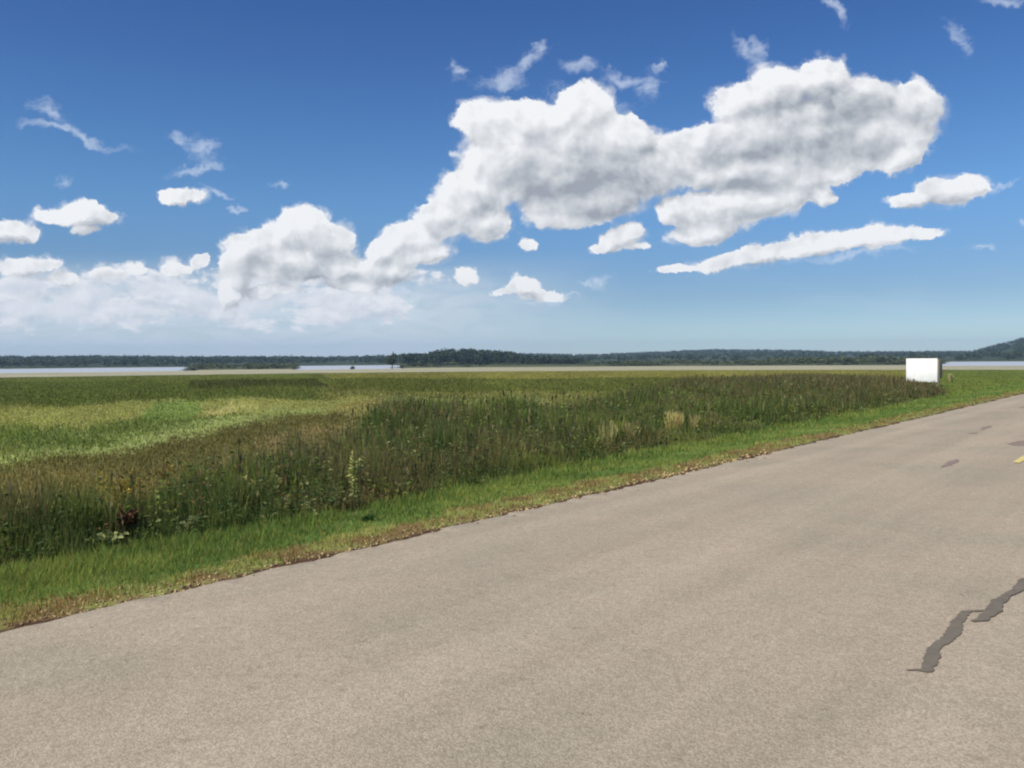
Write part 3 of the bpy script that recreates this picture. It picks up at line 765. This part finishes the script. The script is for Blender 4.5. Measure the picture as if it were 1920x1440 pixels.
def tuft(px, py, h, n, spread, c, label, w=.012):
    x, y, z = at_ground(px, py); root = empty('grass_tuft', (x, y, z - .02)); tag(root, label, 'grass', 'pale grass tufts at the far weed edge')
    a = rng.uniform(0, 6.283, n); r = rng.random(n) * .1; l = rng.random(n) * spread; H = h * rng.uniform(.6, 1, n)
    B = np.stack([np.cos(a) * r, np.sin(a) * r, 0 * a], 1); T = B + np.stack([np.cos(a) * l, np.sin(a) * l, H], 1); M_ = B * .5 + T * .5; M_[:, 2] += H * .06
    b_ = rng.uniform(0, 6.283, n); s = np.stack([np.cos(b_), np.sin(b_), 0 * b_], 1) * w / 2
    V = np.stack([B + s * .6, B - s * .6, M_ + s, M_ - s, T + s * .9, T - s * .9], 1).reshape(-1, 3); i = np.arange(n)[:, None] * 6
    C = np.repeat(jitter(np.tile(c, (n, 1)), .12, .05), 6, 0)
    mesh_obj('blades', V, [np.concatenate([i, i + 1, i + 3, i + 2], 1), np.concatenate([i + 2, i + 3, i + 5, i + 4], 1)], grass_m, root, col=C)
    return root
tuft(1140, 842, .62, 90, .18, S(176, 180, 128), 'pale grass tuft, leftmost of those before the white board')
tuft(1182, 834, .55, 80, .2, S(160, 160, 112), 'low pale grass tuft, second from the left')
tuft(1256, 820, .66, 90, .12, S(196, 192, 138), 'tall straw-pale grass tuft beside its thinner twin')
tuft(1272, 818, .64, 90, .1, S(188, 182, 130), 'thinner straw-pale tuft right of its tall neighbour')
tuft(1300, 811, .50, 60, .12, S(168, 166, 118), 'short pale tuft, rightmost of those on the weed edge')
tuft(1782, 716, .62, 120, .14, S(186, 186, 150), 'pale whitish grass tuft just right of the white board', .03)

# ================================================================== white board
def box(V, Fc, c, s, M=None):
    b0 = len(V)
    for dx in (-.5, .5):
        for dy in (-.5, .5):
            for dz in (-.5, .5):
                p = Vector((c[0] + dx * s[0], c[1] + dy * s[1], c[2] + dz * s[2])); V.append(tuple(M @ p if M else p))
    Fc += [(b0, b0 + 1, b0 + 3, b0 + 2), (b0 + 4, b0 + 6, b0 + 7, b0 + 5), (b0, b0 + 4, b0 + 5, b0 + 1), (b0 + 2, b0 + 3, b0 + 7, b0 + 6), (b0, b0 + 2, b0 + 6, b0 + 4), (b0 + 1, b0 + 5, b0 + 7, b0 + 3)]
def boxes(name, items, mat, parent, M=None, bev=.006):
    V = []; Fc = []
    for c, s in items: box(V, Fc, c, s, M)
    o = mesh_obj(name, np.array(V), [np.array(Fc)], mat, parent)
    if bev:
        bm = o.modifiers.new('bevel', 'BEVEL'); bm.width = bev; bm.segments = 2
    return o
def build_board():
    x, y, z = at_ground(1728, 723)
    white = plain_mat('white_paint', (.84, .84, .80), .75, .06, 3); wood = plain_mat('weathered_post', S(118, 106, 92), .85, .25, 20, bump=.4)
    dist = math.hypot(x, y); w = 57 / F * y * .96
    ang = -R(38)
    root = empty('sign_board', (x, y, z), ang)
    tag(root, 'blank white board standing in the grass beside the road, dark along its right edge', 'sign')
    zt = EYE - (672 - (677 - .0073 * 1732)) / F * y - z; zb = zt - 44 / F * y
    hz = (zt + zb) / 2
    boxes('panel', [((0, 0, hz), (w, .025, zt - zb))], white, root)
    # second panel folding back behind the first, seen edge-on, shade put into its colour
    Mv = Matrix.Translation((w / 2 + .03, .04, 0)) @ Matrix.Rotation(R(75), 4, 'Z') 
    boxes('rear_panel', [((w * .13, 0, hz + .06), (w * .26, .025, (zt - zb) * .74))], plain_mat('panel_shade_tone', S(150, 140, 126), .8, .15, 12), root, Mv)
    for px_ in (-w / 2 + .12, w / 2 - .12):
        boxes('post', [((px_, .065, zt / 2 - .02), (.09, .09, zt - .05))], wood, root)
    boxes('post', [((w / 2 + .05, .10, zt / 2 - .03), (.11, .11, zt - .06))], wood, root)
    for bz in (zt - .25, zb + .2): boxes('brace', [((0, .045, bz), (w - .4, .035, .09))], wood, root)
build_board()

# ================================================================== trees and far woods
leaf_tree_m = tone_mat('tree_leaf', .2, 1.0, scale=.4)
bark_m = plain_mat('bark', S(84, 74, 62), .9, .25, 8)
def crown_cloud(n, rx, rz_, cz, leaf, c, seed):
    g = np.random.default_rng(seed)
    cl = g.normal(0, 1, (max(6, n // 28), 3)); cl /= np.linalg.norm(cl, axis=1)[:, None]; cl *= g.uniform(.25, .85, (len(cl), 1))
    idx = g.integers(0, len(cl), n); P = cl[idx] + g.normal(0, .19, (n, 3))
    P = P * np.array([rx, rx, rz_]); P[:, 2] += cz
    A = g.normal(0, 1, (n, 3)); A /= np.linalg.norm(A, axis=1)[:, None]; B = g.normal(0, 1, (n, 3)); B = np.cross(A, B); B /= np.linalg.norm(B, axis=1)[:, None]
    L = leaf * g.uniform(.6, 1.3, (n, 1))
    V = np.stack([P + A * L, P + B * L * .7, P - A * L, P - B * L * .7], 1).reshape(-1, 3)
    tone = g.uniform(.75, 1.25, len(cl))[idx][:, None] * g.uniform(.85, 1.15, (n, 1))
    C = np.repeat(np.array(c) * tone, 4, 0)
    return V, np.arange(n)[:, None] * 4 + np.arange(4)[None], C
def tree(name, px, d, h, wdt, c, label, cat, seed, group=None, n=700):
    a = math.atan((px - 960) / F); x, y = d * math.sin(a), d * math.cos(a); z = float(terrain(x, y))
    root = empty(name, (x, y, z - .05)); tag(root, label, cat, group)
    th = h * (.35 if name == 'tree' else .2)
    paths = [[(0, 0, 0), (.04 * h, 0, th * .6), (0, .03 * h, h * .55), (0, 0, h * .8)]]
    g = np.random.default_rng(seed)
    for k in range(5):
        b_ = g.uniform(0, 6.28); l = wdt * .4; z0 = th * g.uniform(.6, 1.3); paths.append([(0, 0, z0), (math.cos(b_) * l * .5, math.sin(b_) * l * .5, z0 + h * .2), (math.cos(b_) * l, math.sin(b_) * l, z0 + h * .38)])
    V, Fc = tubes(paths, [h * .03] + [h * .014] * 5); mesh_obj('trunk', V, [Fc], bark_m, root)
    lowc = .16 if name == 'tree' else .04
    V, Fq, C = crown_cloud(n, wdt / 2, h * (1 - lowc) / 2, h * (1 + lowc) / 2, h * .05, c, seed); mesh_obj('crown', V, [Fq], leaf_tree_m, root, col=C)
    return root
DK = S(58, 72, 42)
tree('tree', 735, 475, 9.0, 6.5, DK, 'dark tree standing clear at the shore left of the wooded rise', 'tree', 1)
tree('tree', 661, 500, 3.9, 3.4, DK, 'small dark tree against the lake, left of the larger shore tree', 'tree', 2)
tree('bush', 556, 505, 3.0, 5, S(74, 84, 46), 'dark bush at the point where the scrub meets the lake', 'bush', 3)
tree('bush', 492, 505, 2.6, 7, S(70, 80, 44), 'wide dark bush in the scrub left of the lake inlet', 'bush', 4)
tree('bush', 352, 500, 3.0, 9, S(80, 86, 52), 'leftmost bush, at the end of the scrub by the open lake', 'bush', 5)
tree('bush', 1100, 520, 3.0, 10, S(74, 84, 48), 'low wide bush behind the pale shore, right of the wooded rise', 'bush', 6)
tree('bush', 1625, 520, 3.4, 11, S(78, 88, 50), 'round olive bush behind the pale shore, left of the white board', 'bush', 7)
tree('bush', 776, 500, 3.6, 5, DK, 'dark bush just right of the shore tree', 'bush', 8)

def wood(name, spots, label, leaf, c, per=70):
    """many small crowns far away: spots = (x, y, height, width)"""
    Vs = []; Cs = []; n = 0
    protos = [crown_cloud(per, .5, .46, .54, leaf, (1, 1, 1), 100 + k) for k in range(8)]
    for i, (x, y, h, w) in enumerate(spots):
        V, Fq, C = protos[i % 8]; a = rng.uniform(0, 6.28); ca, sa = math.cos(a), math.sin(a)
        z = float(terrain(x, y, False)) - .1 * h
        Vs.append(np.stack([(V[:, 0] * ca - V[:, 1] * sa) * w + x, (V[:, 0] * sa + V[:, 1] * ca) * w + y, V[:, 2] * h + z], 1))
        t = rng.uniform(.75, 1.3); Cs.append(C * np.array(c) * t * np.array([1 + rng.normal(0, .06), 1, 1])); n += per
    V = np.concatenate(Vs); C = np.concatenate(Cs)
    tag(mesh_obj(name, V, [np.arange(n)[:, None] * 4 + np.arange(4)[None]], leaf_tree_m, col=C), label, 'woodland', kind='stuff')
def polar(X, d):
    a = math.atan((X - 960) / F); return d * math.sin(a), d * math.cos(a)
def build_woods():
    sp = []
    for i in range(5200):                       # far shore up to the ridge line
        X = rng.uniform(-350, 2350); rr = np.interp(X, RIDGE_X, RIDGE_R); f = rng.random() ** .6
        d = 800 + (rr * 1.04 - 800) * f
        if fbm(np.array([X / 90.]), np.array([d / 160.]), 55)[0] < .36 and d < rr * .93: continue
        sp.append((*polar(X, d), rng.uniform(5, 8.5) if d > rr * .85 else rng.uniform(5, 9), rng.uniform(8, 17)))
    wood('far_woodland', sp, 'dark wooded ridge running along the whole horizon', .085, S(54, 70, 48), 80)
    sp = []
    for i in range(330):                        # nearer wooded rise in the middle
        X = rng.uniform(765, 1090); d = rng.uniform(620, 760)
        top = np.interp(X, [745, 790, 812, 830, 870, 925, 950, 975, 1000, 1080, 1090], [662, 659, 656, 651, 650, 652, 655, 662, 665, 667, 672])
        x, y = polar(X, d); hmax = EYE + (677 - .0073 * X - top) / F * d - float(terrain(x, y, False))
        sp.append((x, y, hmax * rng.uniform(.88, 1.0), rng.uniform(10, 17)))
    wood('grove', sp, 'dark rounded grove rising above the treeline behind the pale shore', .075, S(50, 66, 44), 150)
    sp = []
    for i in range(620):                        # low scrub behind the pale shore
        X = rng.choice([rng.uniform(345, 560), rng.uniform(745, 1760), rng.uniform(1100, 1760)]); d = rng.uniform(505, 730)
        if fbm(np.array([X / 70.]), np.array([d / 60.]), 57)[0] < .42: continue
        sp.append((*polar(X, d), rng.uniform(1.2, 3.4), rng.uniform(5, 13)))
    for i in range(170):
        X = rng.uniform(1440, 1765); sp.append((*polar(X, rng.uniform(560, 740)), rng.uniform(2.5, 4.8), rng.uniform(8, 15)))
    wood('shore_scrub', sp, 'low olive scrub on the flat land behind the pale shore', .10, S(82, 88, 54), 60)
build_woods()

# ================================================================== air
def build_haze():
    V = []; Fc = []; box(V, Fc, (0, 1500, 30), (9000, 9000, 130))
    m = bpy.data.materials.new('haze_air'); m.use_nodes = True; t = m.node_tree; t.nodes.clear(); b = NB(t)
    out = b.n('ShaderNodeOutputMaterial'); pv = b.n('ShaderNodeVolumePrincipled')
    pv.inputs['Color'].default_value = (.58, .80, 1.0, 1); pv.inputs['Density'].default_value = HAZE; pv.inputs['Anisotropy'].default_value = 0.0
    t.links.new(pv.outputs[0], out.inputs['Volume'])
    tag(mesh_obj('haze', np.array(V), [np.array(Fc)], m), 'thin bluish summer haze over the far shore', 'haze', kind='stuff')
HAZE = .00016
build_haze()
